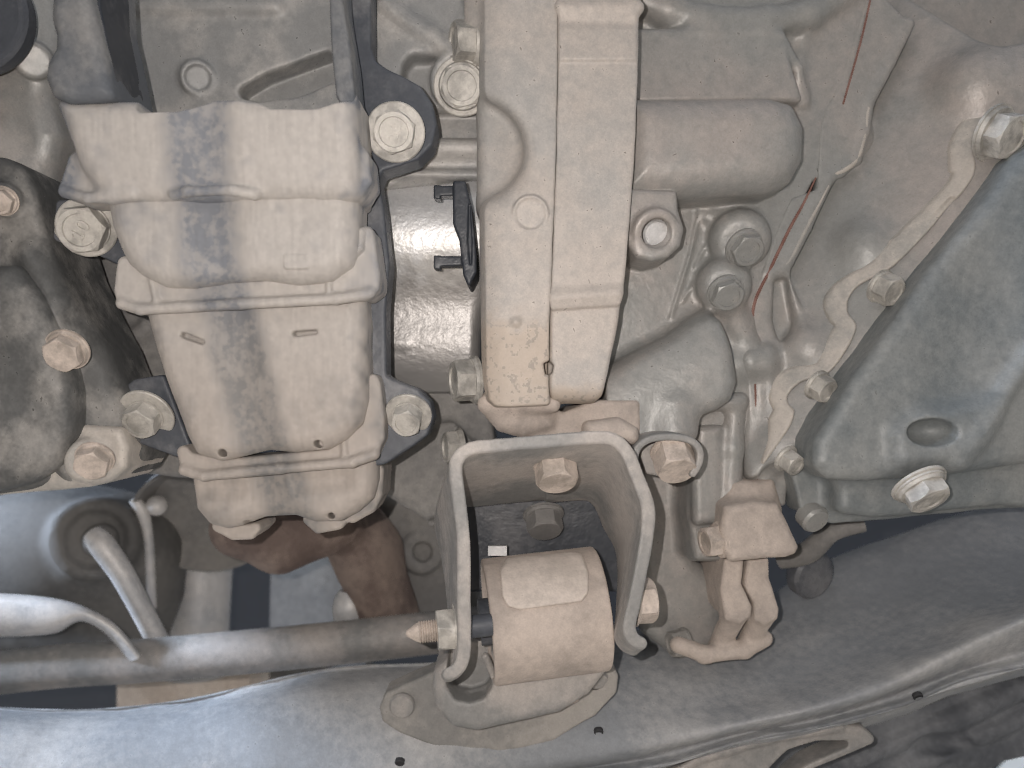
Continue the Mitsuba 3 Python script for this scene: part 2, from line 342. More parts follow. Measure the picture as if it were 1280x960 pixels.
DOWN = (0.0, -0.45, 0.9)
# ------------------------------------------------------------------ the ground and the dark shapes added to block daylight
def sheet(key, pts, bsdf):
    scene[key] = {**mikit.ply((np.array(pts, float), np.array([[0, 1, 2], [0, 2, 3]])), bsdf)}
sheet('ground', [(-12, -12, 0), (12, -12, 0), (12, 12, 0), (-12, 12, 0)], 'concrete'); tag('ground', kind='structure')
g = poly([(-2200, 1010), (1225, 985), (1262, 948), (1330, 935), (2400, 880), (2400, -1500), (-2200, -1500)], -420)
put('dark_backdrop', trimesh.Trimesh(*(lambda m: (m.vertices + [0, 0, -430], m.faces))(trimesh.creation.extrude_polygon(g, 8.0, engine='earcut'))), 'dark_void', smooth=False)  # backdrop added to keep sky light out of the gaps
tag('dark_backdrop', 'dark backdrop sheet added far behind the machinery to block the sky', 'panel')

blocker = trimesh.creation.extrude_polygon(poly([(-320, -1500), (-120, -1500), (-120, 560), (-140, 640), (-320, 640)], 0), 260, engine='earcut')
blocker.apply_translation([0, 0, -130]); put('sun_blocker', blocker, 'dark_void', smooth=False)  # unseen slab added to keep the low sun off the engine
tag('sun_blocker', 'added dark sun blocking liner beyond the left edge of the picture', 'slab')

# ------------------------------------------------------------------ engine block (upper left) and gearbox castings
def block():
    d = extp([(-80, -80), (612, -80), (612, 221), (-80, 300)], -80, -36, 3)
    d = U(d, cap(P(120, 8, -37), P(345, 8, -37), 4.5), 4)
    d = U(d, cyl(P(247, 97, -40), P(247, 97, -33), 8.2, 1.5), 3); d = D(d, cyl(P(247, 97, -33.8), P(247, 97, -20), 5.6, .5), 1)
    d = D(d, extp([(286, 118), (330, 92), (412, 62), (432, 96), (372, 120), (320, 126)], -50, -20, 1, 3, at=-36), 2.5)
    d = U(d, extp([(440, -80), (614, -80), (614, 69), (514, 69), (505, 80), (498, 112), (440, 112)], -60, -24, 2.5, 3), 3)
    d = U(d, cyl(P(576, 103, -40), P(576, 103, -25), mm(39, -25), 2), 2)
    d = U(d, cap(P(520, 184, -38), P(612, 184, -38), 6.5), 5); d = U(d, cap(P(430, 217, -36), P(606, 219, -36), 2.6), 1.5)
    d = D(d, extp([(505, 124), (620, 124), (620, 160), (505, 160)], -44, -20, 2, 3), 5)
    d = U(d, cap(P(480, 5, -24), P(560, 60, -25), 3.5), 5); d = U(d, cap(P(590, -60, -23), P(596, 12, -22), 5), 4)
    return d
solid('engine_block', (-40, -60, 618, 250, -62, -14), 0.95, block, 'block_metal', 0.35, 10)
tag('engine_block', 'grey cast aluminium engine block wall behind the top of the dusty tiered guard', 'engine')
bolt('engine_block', 577, 107, -14, (0.02, -.3, .95), 28, 5, 32, washer=37, spin=.25, label='hex bolt with round washer in the pocket of the engine block')
def leftblock():
    d = extp([(-160, -80), (66, -80), (75, 60), (64, 120), (78, 170), (60, 240), (30, 330), (-160, 330)], -60, -14, 9, 4)
    d = U(d, cap(P(-10, 175, -16), P(44, 240, -22), 8), 8)
    d = U(d, cyl(P(42, 74, -22), P(42, 76, -7), mm(23, -10), 2.5), 2)
    d = U(d, cap(P(-50, 30, -10), P(-20, 20, -8), 20), 4)
    return d
solid('engine_flank', (-115, -60, 90, 330, -58, 14), 0.9, leftblock, 'cast_metal', 0.35, 12, 3)
tag('engine_flank', 'pale cast flank in the top left corner with a round raised plug', 'engine')
put('black_pulley', place(lathe([(0, -3), (22, -3), (24.5, -2), (25, 0), (25, 6), (23.5, 7.5), (21.5, 7.5), (20.5, 5), (10, 4), (0, 4)], 64), P(-32, 22, 6), (0.1, -.1, 1)), 'dark_plastic')
tag('black_pulley', 'black round rim cut off by the top left corner of the picture', 'pulley')

SEAM = [(697, -80), (697, 80), (695, 200), (691, 300), (687, 400), (686, 480), (688, 507)]
def hole(d): return D(d, extp([(681, 452), (690, 449), (696, 455), (694, 466), (684, 468)], -14, 20, .5, .5), .8)
def cover():
    d = extp(SEAM + [(618, 510), (607, 502), (601, 470), (597, 250), (597, -80)], -80, 0, 1.0, 2)
    d = I(d, half(P(607, 300, 0), (-.72, 0, .70)), 9)
    d = D(d, cyl(P(596, 188, -30), P(596, 188, 40), mm(60, 0), 2), 7)
    d = U(d, extp([(596, 120), (668, 120), (668, 262), (596, 262)], -80, -16, 6, 3), 5)
    r = mm(23, 0); d = U(d, cyl(P(663, 267, -3), P(663, 267, .8), r, .6), .5); d = D(d, cyl(P(663, 267, .3), P(663, 267, 5), r - 1.5, .3), .5)
    d = U(d, sph(P(645, 403, -1.2), 2.6), 1)
    d = U(d, cap(P(600, 30, -18), P(600, -60, -18), 8), 6)
    return hole(d)
solid('gearbox_cover', (585, -60, 700, 520, -46, 5), 0.75, cover, 'dusty_case', 0.3, 12, 1)
tag('gearbox_cover', 'left half of the tall dusty gearbox casing, with a round embossed disc', 'gearbox casing')
def core():
    d = extp(SEAM + [(745, 505), (754, 496), (761, 465), (774, 400), (783, 330), (788, 265), (793, 200), (797, 100), (799, 15), (800, -80)], -80, -.5, 1.2, 2)
    d = U(d, extp([(698.5, -80), (798.5, -80), (796, 76), (698.5, 76)], -40, .8, 1.2, 1), 1.5)
    d = D(d, cap(P(690, 25, 2.2), P(806, 27, 2.2), 2.0), 2); d = U(d, cap(P(700, 10, -1.2), P(797, 10, -1.2), 3), 2)
    low = I(extp([(680, 384), (800, 376), (800, 520), (680, 520)], -2.6, 20, .8, 1), half(P(0, 0, -2.4), (0, 0, -1)))
    d = D(d, low, 2.5)
    d = U(d, cap(P(692, 372, -2), P(770, 366, -2), 2.4), 3)
    d = I(d, half(P(690, 498, -2), (0, -.8, .6)), 5)
    return hole(d)
solid('gearbox_core', (676, -60, 806, 520, -46, 5), 0.75, core, 'dusty_case', 0.3, 12, 2)
tag('gearbox_core', 'right half of the tall dusty gearbox casing, right of the thin seam', 'gearbox casing')
def foot():
    d = extp([(603, 488), (700, 488), (694, 536), (655, 548), (622, 540), (606, 520)], -70, -10, 8, 3)
    d = U(d, cap(P(608, 505, -14), P(690, 505, -8), 4), 4)
    d = U(d, extp([(664, 512), (705, 515), (740, 500), (800, 500), (800, 560), (664, 560)], -70, -16, 2, 2), 3)
    return d
solid('gearbox_cover__foot', (590, 480, 800, 570, -70, 0), 0.7, foot, 'mud_metal', 0.4, 9, 4)
for py, lab in ((50, 'hex bolt in the side of the casing, at the top edge'), (474, 'hex bolt in the side of the casing, near its lower end')):
    bolt('gearbox_cover', 566, py + 2, -16, (-1, -.05, .35), 27, 8.5, 31, spin=.30, label=lab)
bolt('gearbox_cover', 556, 560, -52, (-1, -.05, .35), 21, 6, 24, spin=.3, label='small hex bolt left of the mount bracket top')

def trans():
    seamR = [(1104, -80), (1056, 135), (1052, 215), (1016, 226), (986, 290), (946, 370), (938, 415), (944, 470), (946, 560)]
    d = extp([(770, -80)] + seamR + [(740, 565), (740, 520)], -110, -42, 1.5, 2)
    d = U(d, extp([(780, 36), (955, 36), (982, 60), (1004, 128), (780, 130)], -80, -31, 3, 2), 4)
    d = U(d, tubed([P(780, -8, -38), P(835, 12, -38), P(880, 26, -37), P(955, 28, -37), P(1010, 18, -39), P(1062, -14, -42)], 6.5, 5), 7)
    d = U(d, tubed([P(975, 46, -33.5), P(998, 85, -37), P(1005, 128, -41)], 2.0, 1), 5); d = U(d, tubed([P(1008, 36, -43), P(998, 80, -42.5), P(1004, 120, -42.5)], 1.8, 1), 4)
    d = U(d, cap(P(990, 176, -62), P(1066, 178, -66), 17), 5); d = U(d, cap(P(1030, 180, -60), P(1050, 180, -60), 17.5), 2)
    b = extp([(775, 122), (960, 121), (992, 130), (1006, 160), (1005, 200), (990, 228), (962, 240), (850, 247), (775, 248)], -70, -8, 15, 6)
    d = U(d, b, 1.5)
    e = extp([(780, 236), (846, 238), (848, 262), (855, 285), (850, 308), (836, 321), (815, 327), (795, 322), (780, 300)], -70, -10, 2.5, 1.5)
    d = U(d, e, 1.0); a = np.array([.12, -.35, .93]); c = P(820, 291, -10)
    d = U(d, cyl(c - a * 8, c + a * 1.2, 10.8, 1.6), 2); d = D(d, cyl(c - a * 7, c + a * 12, 6.6, .3), 1)
    d = U(d, tubed([P(876, 255, -42), P(862, 320, -42), P(838, 398, -42)], .9, .5), 1.2)
    d = U(d, tubed([P(868, 335, -42), P(880, 310, -42)], .8, .5), 1); d = U(d, tubed([P(852, 378, -42), P(866, 356, -42)], .8, .5), 1)
    for q, r in (((922, 295), 38), ((902, 352), 34)):
        d = U(d, cyl(P(*q, -50), P(q[0] + 4, q[1] + 6, -28), mm(r, -30), 7), 4)
    d = U(d, cap(P(885, 270, -42), P(955, 262, -46), 3), 5)
    w = extp([(700, 500), (756, 462), (790, 442), (835, 420), (868, 395), (890, 385), (905, 398), (916, 440), (921, 478), (914, 500), (896, 512), (874, 520), (866, 545), (800, 565), (700, 565)], -80, -17, 7, 4)
    w = I(w, half(P(810, 445, -20), (-.25, .5, .83)), 10)
    d = U(d, w, 7)
    d = U(d, cyl(P(842, 500, -26), P(843, 552, -22), mm(27, -15), 4), 6)
    d = U(d, cap(P(922, 455, -48), P(940, 450, -50), 10), 5); d = U(d, cap(P(905, 370, -40), P(940, 440, -46), 6), 6)
    return d
solid('transmission_case', (765, -60, 1080, 570, -70, 2), 0.9, trans, 'case_metal', 0.35, 12, 5)
tag('transmission_case', 'grey cast transmission case with a fat horizontal boss, right of the gearbox casing', 'transmission')
put('transmission_case__pin', place(lathe([(0, 0), (6.4, 0), (6.4, 1), (5.5, 1.8), (0, 2.2)]), P(820, 292, -17), (.12, -.35, .93)), 'shiny_steel')
bolt('transmission_case', 937, 315, -20, (.25, -.55, .8), 22, 4, 25, 'case_metal', spin=.1, label='upper of the two grey bolts below the fat boss')
bolt('transmission_case', 912, 372, -20, (.15, -.55, .8), 21, 4, 24, 'case_metal', spin=.4, label='lower of the two grey bolts below the fat boss')
def flange():
    d = extp([(868, 500), (946, 500), (946, 640), (938, 700), (868, 700), (858, 640)], -90, -46, 3, 2)
    d = U(d, extp([(870, 532), (903, 530), (902, 655), (866, 658), (864, 590)], -90, -38, 4, 3), 3)
    d = U(d, tubed([P(918, 510, -44), P(915, 560, -43), P(912, 640, -42)], 5.5, 3), 4)
    d = U(d, extp([(790, 560), (870, 560), (870, 700), (905, 730), (902, 800), (850, 826), (800, 790)], -110, -72, 8, 4), 6)
    d = U(d, cap(P(885, 506, -40), P(925, 500, -42), 4), 4)
    d = U(d, extp([(860, 640), (905, 640), (905, 700), (860, 700)], -90, -52, 4, 3), 6)
    return d
solid('transmission_case__lower_flange', (780, 485, 960, 835, -100, -28), 0.8, flange, 'case_metal', 0.35, 12, 6)

# bell housing, right of the red sealant
RED = [(1104, -80), (1086, 20), (1056, 135)]
def bell():
    d = extp([(1106, -80), (1057, 137), (1053, 216), (1018, 228), (988, 292), (948, 372), (940, 416), (946, 470), (948, 606), (962, 600), (972, 584), (1500, 180), (1500, -80)], -110, -18, 1.5, 2)
    fl = np.minimum(half(P(1085, 190, -46.5), (-.50, .25, .83)), half(P(1050, 150, -60), (0, 0, 1)))
    d = I(d, fl, 3)                                                                 # the long sloping face towards the pan
    left = extp([(1106, -80), (1100, -10), (1136, 28), (1112, 80), (1086, 130), (1081, 165), (1070, 200), (1036, 224), (1008, 285), (985, 330), (1004, 400), (1012, 470), (990, 560), (980, 645), (940, 645), (930, 400), (1000, 200), (1050, 100)], -110, -41.5, 1.6, 2)
    clip = extp([(1106, -80), (1057, 137), (1053, 216), (1018, 228), (988, 292), (948, 372), (940, 416), (946, 470), (948, 645), (1400, 645), (1400, -80)], -110, -10, 1.2, 2)
    d = U(d, I(left, clip, 1), 5)
    d = U(d, tubed([P(1136, 30, -43), P(1112, 80, -43), P(1086, 130, -43), P(1081, 165, -43), P(1070, 200, -43.5), P(1050, 216, -44), P(1034, 221, -44.5)], 2.4, 1), 3)
    d = U(d, tubed([P(1034, 228, -44), P(1008, 285, -44), P(985, 328, -44), P(962, 343, -44)], 2.4, 1), 4)
    d = U(d, cap(P(1030, 178, -62), P(1066, 178, -66), 17.5), 3)
    d = D(d, extp([(970, 350), (985, 345), (1000, 420), (978, 440), (968, 400)], -49, -20, 2, 2, at=-41), 4)
    d = U(d, tubed([P(960, 440, -42), P(962, 520, -42), P(958, 600, -43)], 2.5, 1), 4)
    d = U(d, cap(P(938, 452, -44), P(952, 452, -44), 8), 5)
    d = U(d, sph(P(1222, 116, -36), 20), 10); d = U(d, sph(P(1082, 312, -43), 12), 9); d = U(d, sph(P(1010, 436, -43), 11), 8); d = U(d, sph(P(975, 560, -42), 11), 6)
    d = D(d, extp([(1092, -90), (1130, -40), (1215, 78), (1500, 70), (1500, -90)], -74, 0, 6, 4, at=-48), 5)
    return d
solid('bell_housing', (932, -60, 1450, 655, -84, -6), 0.95, bell, 'case_metal', 0.35, 13, 7)
for pts in ([P(1132, 26, -41.6), P(1112, 78, -41.6), P(1087, 128, -41.6), P(1081, 165, -41.6), P(1071, 198, -41.8), P(1054, 213, -42), P(1034, 220, -42)], [P(1035, 232, -41.8), P(1008, 284, -41.8), P(986, 326, -41.8), P(966, 340, -42)]):
    put(numbered('bell_housing__ridge'), tubemesh(pts, [.8] + [1.25] * (len(pts) - 2) + [.8]), 'flange_metal')
tag('bell_housing', 'sloping cast bell housing right of the red sealant line, beside the oil pan', 'bell housing')
put('red_sealant', tubemesh([P(1020, 222, -41.5), P(1004, 255, -41.2), P(986, 288, -41.2), P(962, 338, -41.2), P(944, 376, -41.2), P(939, 412, -41.5)], [.4, .6, .75, .75, .8, .6], flat=.6), 'sealant')
put('red_sealant_001', tubemesh([P(1098, -50, -40.8), P(1079, 40, -40.8), P(1054, 130, -41.1)], [.4, .5, .45], flat=.6), 'sealant')
put('red_sealant_002', tubemesh([P(944, 480, -41.2), P(946, 560, -41.2), P(947, 640, -41)], [.5, .6, .5], flat=.6), 'sealant')
tag('red_sealant_001', 'thin dark red seam line running down from the top edge beside the fat boss', 'sealant')
tag('red_sealant_002', 'faint pink vertical line of sealant above the wedge shaped lug', 'sealant')
tag('red_sealant', 'thickest red bead of sealant, curving past the two grey bolts', 'sealant')
EDGE = [(1300, 112), (1262, 128), (1240, 148), (1230, 172), (1229, 205), (1222, 224), (1190, 264), (1150, 312), (1126, 334), (1098, 350), (1084, 368), (1081, 386), (1088, 402), (1084, 418), (1066, 450), (1050, 468), (1022, 478), (1007, 494), (1006, 506), (1012, 516), (1004, 538), (986, 566), (972, 586)]
def panflange():
    inn = spline(EDGE, 6)
    d0 = np.gradient(inn, axis=0); d0 /= np.linalg.norm(d0, axis=1, keepdims=True)
    out = inn + np.stack([-d0[:, 1], d0[:, 0]], 1) * ((22 + 3 * np.sin(np.arange(len(inn)) * .33)) * np.clip((len(inn) - 1 - np.arange(len(inn))) / 14 + .15, 0, 1))[:, None]
    g = Polygon([P(a, b, -12)[:2] for a, b in np.vstack([inn, out[::-1]])]).buffer(0).buffer(.8).buffer(-.8)
    g = max(g.geoms, key=lambda q: q.area) if hasattr(g, 'geoms') else g
    d = I(ext(g, -44, -17, 1.2), half(P(1085, 190, -44), (-.50, .25, .83)), 2)
    d = D(d, tubed([P(1190, 250, -19), P(1120, 322, -22)], 1.6, .5), 1); d = D(d, tubed([P(1078, 410, -22), P(1052, 456, -24)], 2.2, .5), 1)
    return d
solid('bell_housing__pan_flange', (955, 90, 1320, 610, -40, -6), 0.6, panflange, 'flange_metal', 0.35, 8, 8)
labels['bell_housing__pan_flange'] = {'label': 'pale scalloped flange edge along the oil pan'}

# oil pan
def pan():
    g = [(1340, 120), (1270, 150), (1236, 180), (1232, 212), (1152, 318), (1090, 390), (1060, 462), (1012, 520), (985, 580), (1000, 640), (1040, 655), (1340, 625)]
    d = extp(g, -50, -29, 2, 2)
    f = extp([(1340, 150), (1300, 170), (1268, 194), (1228, 252), (1187, 304), (1153, 348), (1116, 402), (1066, 472), (1018, 552), (1016, 582), (1035, 600), (1080, 602), (1200, 592), (1340, 570)], -50, 0, 7, 5)
    f = I(f, half(P(1100, 500, 0), (-.10, .03, .99)), 6)
    f = D(f, ell(P(1255, 380, 12), (22, 30, 14)), 8)
    f = D(f, ell(P(1210, 470, 10), (16, 24, 11)), 8)
    pad = extp([(1115, 540), (1150, 515), (1230, 500), (1248, 520), (1235, 548), (1190, 578), (1120, 585)], -20, 4.5, 5, 5)
    f = U(f, pad, 7)
    f = D(f, ell(P(1168, 541, 5), (11, 6, 13)), 1.6)
    f = U(f, tubed([P(1290, 440, 0), P(1245, 505, 1), P(1200, 575, 0)], 3, 2), 6)
    d = U(d, f, 4)
    wall = extp([(1045, 585), (1340, 560), (1340, 640), (1250, 632), (1090, 648), (1045, 640)], -60, -14, 5, 4)
    d = U(d, wall, 6)
    return d
solid('oil_pan', (965, 100, 1325, 670, -48, 12), 0.8, pan, 'pan_paint', 0.5, 14, 9)
tag('oil_pan', 'blue grey pressed steel oil pan filling the right edge of the picture', 'oil pan')
AXP = (.45, -.45, .78)
bolt('oil_pan', 1119, 366, -13, AXP, 20, 7, 22, spin=.3, label='pan bolt at mid height of the scalloped flange')
bolt('oil_pan', 1036, 490, -14, AXP, 17, 6, 20, spin=.1, label='pan bolt in the second notch from the bottom')
bolt('oil_pan', 996, 583, -16, AXP, 15, 6, 18, spin=.5, label='lowest pan bolt beside the bell housing')
bolt('oil_pan', 1268, 172, -6, AXP, 30, 8, 36, spin=.2, recess=True, label='large pale pan bolt at the right edge of the picture')
k = bolt('oil_pan', 1164, 627, 10, (.25, -.75, .65), 28, 6, 33, spin=.15, washer=36, name='drain_plug', label='wide hex drain plug on the lower wall of the pan')
put('oil_pan__stud', place(lathe([(0, 0), (7, 0), (7, 6), (6, 7.5), (0, 8)]), P(1010, 640, -34), (.3, -.5, .8)), 'case_metal')
# ------------------------------------------------------------------ the tiered guard on the left
def lobes(d, ax0, ay0, ax1, ay1, z, wpx=34, depth=3.0, k=6):
    """press a shallow valley between the two lobes"""
    a, b = P(ax0, ay0, z), P(ax1, ay1, z)
    r = mm(wpx, z); a[2] = b[2] = z + r * 1.25 - depth
    return D(d, cap(a, b, r * 1.25), k)
def tier1():
    z = 40
    d = extp([(66, 118), (100, 127), (190, 126), (240, 108), (300, 112), (318, 122), (380, 122), (444, 104), (447, 160), (446, 232), (452, 246), (130, 252), (100, 210), (82, 160)], -4, z, 8, 3)
    d = I(d, half(P(250, 196, 40), (0, -.30, .95)), 8)
    d = lobes(d, 250, 60, 262, 260, z, 34, 3.0)
    d = U(d, extp([(93, 168), (112, 225), (150, 232), (240, 240), (330, 240), (400, 232), (446, 190), (452, 116), (462, 200), (466, 228), (455, 240), (430, 246), (330, 248), (240, 250), (140, 250), (96, 252), (78, 244), (74, 234), (84, 205)], 8, 30, 1.6, 3), 5)
    d = U(d, tubed([P(80, 240, 30), P(110, 248, 32), P(165, 243, 34)], 2.0, 1), 3)
    d = U(d, tubed([P(218, 244, 35), P(235, 239, 37.5), P(290, 238, 38), P(318, 243, 35)], 2.2, 1), 2.5)
    d = D(d, tubed([P(267, 150, 38.4), P(272, 180, 38.2), P(278, 214, 37.4)], .5), .3)
    # hollow behind the rim
    d = D(d, extp([(118, 40), (430, 40), (426, 99), (380, 113), (318, 113), (300, 103), (240, 99), (190, 116), (140, 118)], -10, 60, 1, 2), .8)
    return d
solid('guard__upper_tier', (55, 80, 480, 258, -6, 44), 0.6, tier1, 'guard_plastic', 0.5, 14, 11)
def tier2():
    z = 31
    d = extp([(128, 225), (448, 222), (448, 310), (440, 332), (414, 352), (372, 356), (330, 350), (285, 352), (240, 360), (205, 358), (176, 344), (158, 330), (140, 285)], -4, z, 9, 4)
    d = lobes(d, 265, 220, 278, 380, z, 34, 2.2)
    d = U(d, extp([(355, 318), (386, 318), (386, 336), (355, 336)], 10, z + .3, .5, .8), .5)
    return d
solid('guard__second_tier', (115, 215, 460, 366, -6, 36), 0.6, tier2, 'guard_plastic', 0.5, 14, 12)
def lip2():
    d = extp([(150, 310), (180, 340), (300, 350), (420, 345), (448, 320), (450, 240), (462, 262), (470, 310), (475, 345), (474, 362), (460, 373), (420, 379), (300, 385), (200, 391), (165, 391), (148, 382), (142, 364)], 0, 22, 1.6, 3)
    d = U(d, tubed([P(152, 380, 22), P(175, 387, 23), P(300, 380, 23.5), P(420, 374, 23.5), P(462, 367, 22)], 2.2, 1), 2.5)
    for a, b in (((190, 350), (197, 384)), ((411, 340), (412, 374))): d = U(d, cap(P(*a, 22), P(*b, 22.5), 1.2), 1.5)
    d = U(d, tubed([P(411, 345, 22), P(432, 330, 23), P(449, 310, 23), P(451, 290, 22)], 1.6, 1), 1.5)
    return d
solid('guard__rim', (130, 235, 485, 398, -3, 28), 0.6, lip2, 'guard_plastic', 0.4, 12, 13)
def tier3():
    z = 17
    d = extp([(176, 370), (456, 365), (459, 400), (460, 500), (452, 530), (432, 550), (410, 562), (370, 566), (335, 563), (310, 570), (275, 577), (245, 568), (232, 540), (205, 470)], -10, z, 8, 4)
    d = lobes(d, 285, 360, 322, 600, z, 30, 2.0)
    for q, a in (((240, 423), .35), ((381, 416), -.1)):
        c = P(*q, z); e = np.array([math.cos(a), -math.sin(a), 0]) * 4.2; d = D(d, cap(c - e, c + e, 1.4), .5); d = D(d, cap(c - e * .9 - [0, 0, 2], c + e * .9 - [0, 0, 2], 1.3)); d = D(d, cap(c - e * .9 - [0, 0, 4], c + e * .9 - [0, 0, 4], 1.3))
    for q in ((279, 566), (398, 555)): c = P(*q, z - 3); d = D(d, cyl(c - [0, 0, 9], c + [0, 0, 15], 1.8, .2), .6)
    return d
solid('guard__third_tier', (165, 360, 470, 582, -8, 22), 0.6, tier3, 'guard_plastic', 0.5, 12, 14)
def lip3():
    d = extp([(222, 540), (240, 566), (300, 572), (410, 560), (452, 530), (460, 440), (476, 478), (481, 520), (481, 548), (470, 572), (440, 581), (350, 590), (262, 599), (240, 597), (226, 586), (220, 566)], -14, 8, 1.6, 3)
    d = U(d, tubed([P(230, 588, 8), P(255, 595, 9), P(350, 586, 9.5), P(440, 578, 9.5), P(468, 568, 8)], 2.2, 1), 2.5)
    d = U(d, cap(P(430, 552, 8), P(431, 576, 8.5), 1.3), 1.5)
    return d
solid('guard__rim_001', (210, 430, 492, 608, -16, 14), 0.6, lip3, 'guard_plastic', 0.4, 12, 15)
def tier4():
    z = 2
    d = extp([(238, 585), (472, 566), (473, 600), (466, 625), (448, 640), (425, 652), (395, 653), (370, 645), (330, 647), (310, 655), (285, 662), (262, 656), (246, 636)], -30, z, 7, 4)
    d = lobes(d, 325, 560, 338, 680, z, 28, 2.2)
    d = D(d, tubed([P(252, 612, z + 3), P(290, 612, z + 3)], 5, 1), 4); d = D(d, tubed([P(375, 604, z + 3), P(425, 600, z + 3)], 5, 1), 4)
    for q in ((308, 655), (415, 644)): c = P(*q, z - 3); d = D(d, cyl(c - [0, 0, 9], c + [0, 0, 15], 1.6, .2), .6)
    return d
solid('guard__lowest_tier', (228, 560, 484, 668, -28, 8), 0.6, tier4, 'guard_plastic', 0.5, 12, 16)
def lip4():
    return extp([(240, 620), (262, 650), (310, 655), (370, 640), (425, 648), (455, 630), (472, 560), (480, 580), (478, 620), (468, 640), (440, 655), (424, 662), (396, 668), (378, 652), (345, 652), (328, 660), (316, 674), (290, 676), (265, 662), (246, 645)], -34, -8, 1.5, 2.5)
solid('guard__rim_002', (230, 545, 490, 684, -34, -3), 0.6, lip4, 'guard_plastic', 0.4, 12, 17)
def backplate():
    d = extp([(428, -80), (463, -80), (464, 60), (470, 76), (484, 86), (505, 96), (526, 108), (541, 130), (546, 156), (540, 182), (522, 200), (498, 208), (478, 214), (474, 226), (480, 262), (487, 330), (482, 390), (483, 470), (500, 478), (522, 486), (538, 502), (542, 522), (535, 544), (516, 558), (482, 580), (440, 590), (420, 300)], -20, -2, 1.2, 2)
    return d
solid('guard__back_plate', (415, -60, 552, 596, -18, 2), 0.6, backplate, 'dark_plastic', 0.2, 12, 18)
solid('guard__ear', (55, 240, 180, 345, -20, 6), 0.6, lambda: extp([(70, 250), (132, 250), (170, 330), (150, 332), (120, 318), (66, 300)], -12, 4, 1.2, 2), 'dark_plastic', 0.2, 12, 19)
solid('guard__ear_001', (130, 455, 250, 582, -20, 0), 0.6, lambda: extp([(150, 488), (168, 474), (205, 468), (240, 560), (225, 572), (196, 562), (150, 545), (140, 520)], -20, -8, 1.2, 2), 'dark_plastic', 0.2, 12, 29)
def armL():
    d = extp([(72, -80), (112, -80), (116, 0), (143, 119), (142, 123), (120, 127), (84, 128), (66, 120), (57, 98), (60, 78), (70, 62), (71, 46), (65, 24), (66, 0)], -2, 43, 5, 3)
    d = D(d, extp([(120, 86), (128, 92), (128, 112), (118, 118)], 30, 60, .5, 1), 1)
    return d
solid('guard__upright', (48, -60, 155, 132, -4, 46), 0.6, armL, 'grey_plastic', 0.3, 14, 20)
solid('guard__inner_web', (100, -60, 165, 140, 10, 40), 0.6, lambda: extp([(108, -80), (122, -80), (126, 10), (148, 119), (136, 119)], 10, 36, .8, .5), 'black_plastic', 0.1, 14, 30)
def armR():
    return extp([(410, -80), (422, -80), (428, 0), (438, 60), (445, 130), (446, 170), (420, 120), (414, 60), (412, 0)], 5, 30, 1.5, 1)
solid('guard__upright_001', (400, -60, 460, 180, 4, 34), 0.6, armR, 'grey_plastic', 0.4, 14, 21)
t = meshkit.text_mesh('EL', 3.6, 0.7); t.apply_translation(P(359, 334, 30.6)); put('guard__embossed_letters', t, 'guard_plastic', smooth=False)
tag('guard', 'dust covered dark guard of four stacked two lobed tiers, bolted down by four ears', 'protective guard')
bolt('guard', 492, 165, 12, (.05, -.28, .95), 28, 5.5, 27, washer=38, spin=.35, mark='10', label='bolt stamped 10 on the upper right ear')
bolt('guard', 99, 288, 17, (.14, -.32, .93), 31, 5.5, 30, washer=38, spin=.1, mark='10', label='bolt stamped 10 on the upper left ear')
bolt('guard', 172, 532, 2, (-.1, -.55, .83), 23, 5.5, 23, washer=36, spin=.3, label='bolt on the lower left ear')
bolt('guard', 507, 531, 8, (-.03, -.5, .86), 20, 5.5, 20, washer=30, spin=.3, label='bolt on the lower right ear')

# ------------------------------------------------------------------ black cover and dome at the left edge
def cover2():
    d = extp([(-160, 185), (6, 196), (30, 208), (46, 236), (54, 280), (72, 336), (98, 392), (122, 436), (142, 490), (156, 545), (158, 575), (146, 596), (120, 607), (60, 612), (-160, 632)], -40, 10, 4, 4)
    d = I(d, half(P(60, 420, 10), (.32, -.05, .94)), 8)
    d = U(d, cyl(P(75, 430, 0), P(75, 434, 11), mm(31, 11), 3), 4); d = U(d, cyl(P(108, 572, -4), P(108, 576, 5), mm(32, 5), 3), 4)
    d = U(d, tubed([P(40, 320, 9), P(70, 380, 9), P(60, 440, 10)], 5, 2), 6)
    d = U(d, cyl(P(4, 246, 8), P(4, 250, 16), 7, 2), 4)
    return d
solid('side_cover', (-115, 185, 170, 630, -36, 22), 0.9, cover2, 'black_rough', 0.35, 9, 22)
def dome():
    d = extp([(-80, 330), (20, 330), (52, 372), (76, 430), (86, 490), (84, 540), (66, 582), (32, 606), (-80, 632)], -10, 24, 10, 6)
    return D(I(d, half(P(20, 480, 24), (.30, -.05, .95)), 8), cap(P(-60, 420, 40), P(40, 540, 34), 12), 10)
solid('side_cover__dome', (-60, 320, 100, 640, -8, 28), 0.75, dome, 'black_rough', 0.5, 12, 23)
def sill(): return U(extp([(-60, 616), (40, 560), (90, 530), (152, 535), (161, 560), (158, 585), (140, 602), (112, 609), (60, 614), (-60, 624)], -36, 6, 3, 3), cyl(P(110, 574, 2), P(110, 576, 9), mm(27, 8), 2.5), 3)
solid('side_cover__lower_flange', (-50, 520, 170, 630, -36, 15), 0.75, sill, 'flange_metal', 0.4, 9, 24)
tag('side_cover', 'rough blackened cover with a bulging dome at the left edge of the picture', 'cover')
bolt('side_cover', 75, 446, 23, (.0, -.5, .86), 24, 5, 28, 'mud_bolt', spin=.5, recess=False, label='tan bolt in the middle of the black cover')
bolt('side_cover', 112, 584, 16, (.1, -.5, .85), 22, 5, 24, 'mud_bolt', spin=.2, recess=False, label='tan bolt at the lower corner of the black cover')
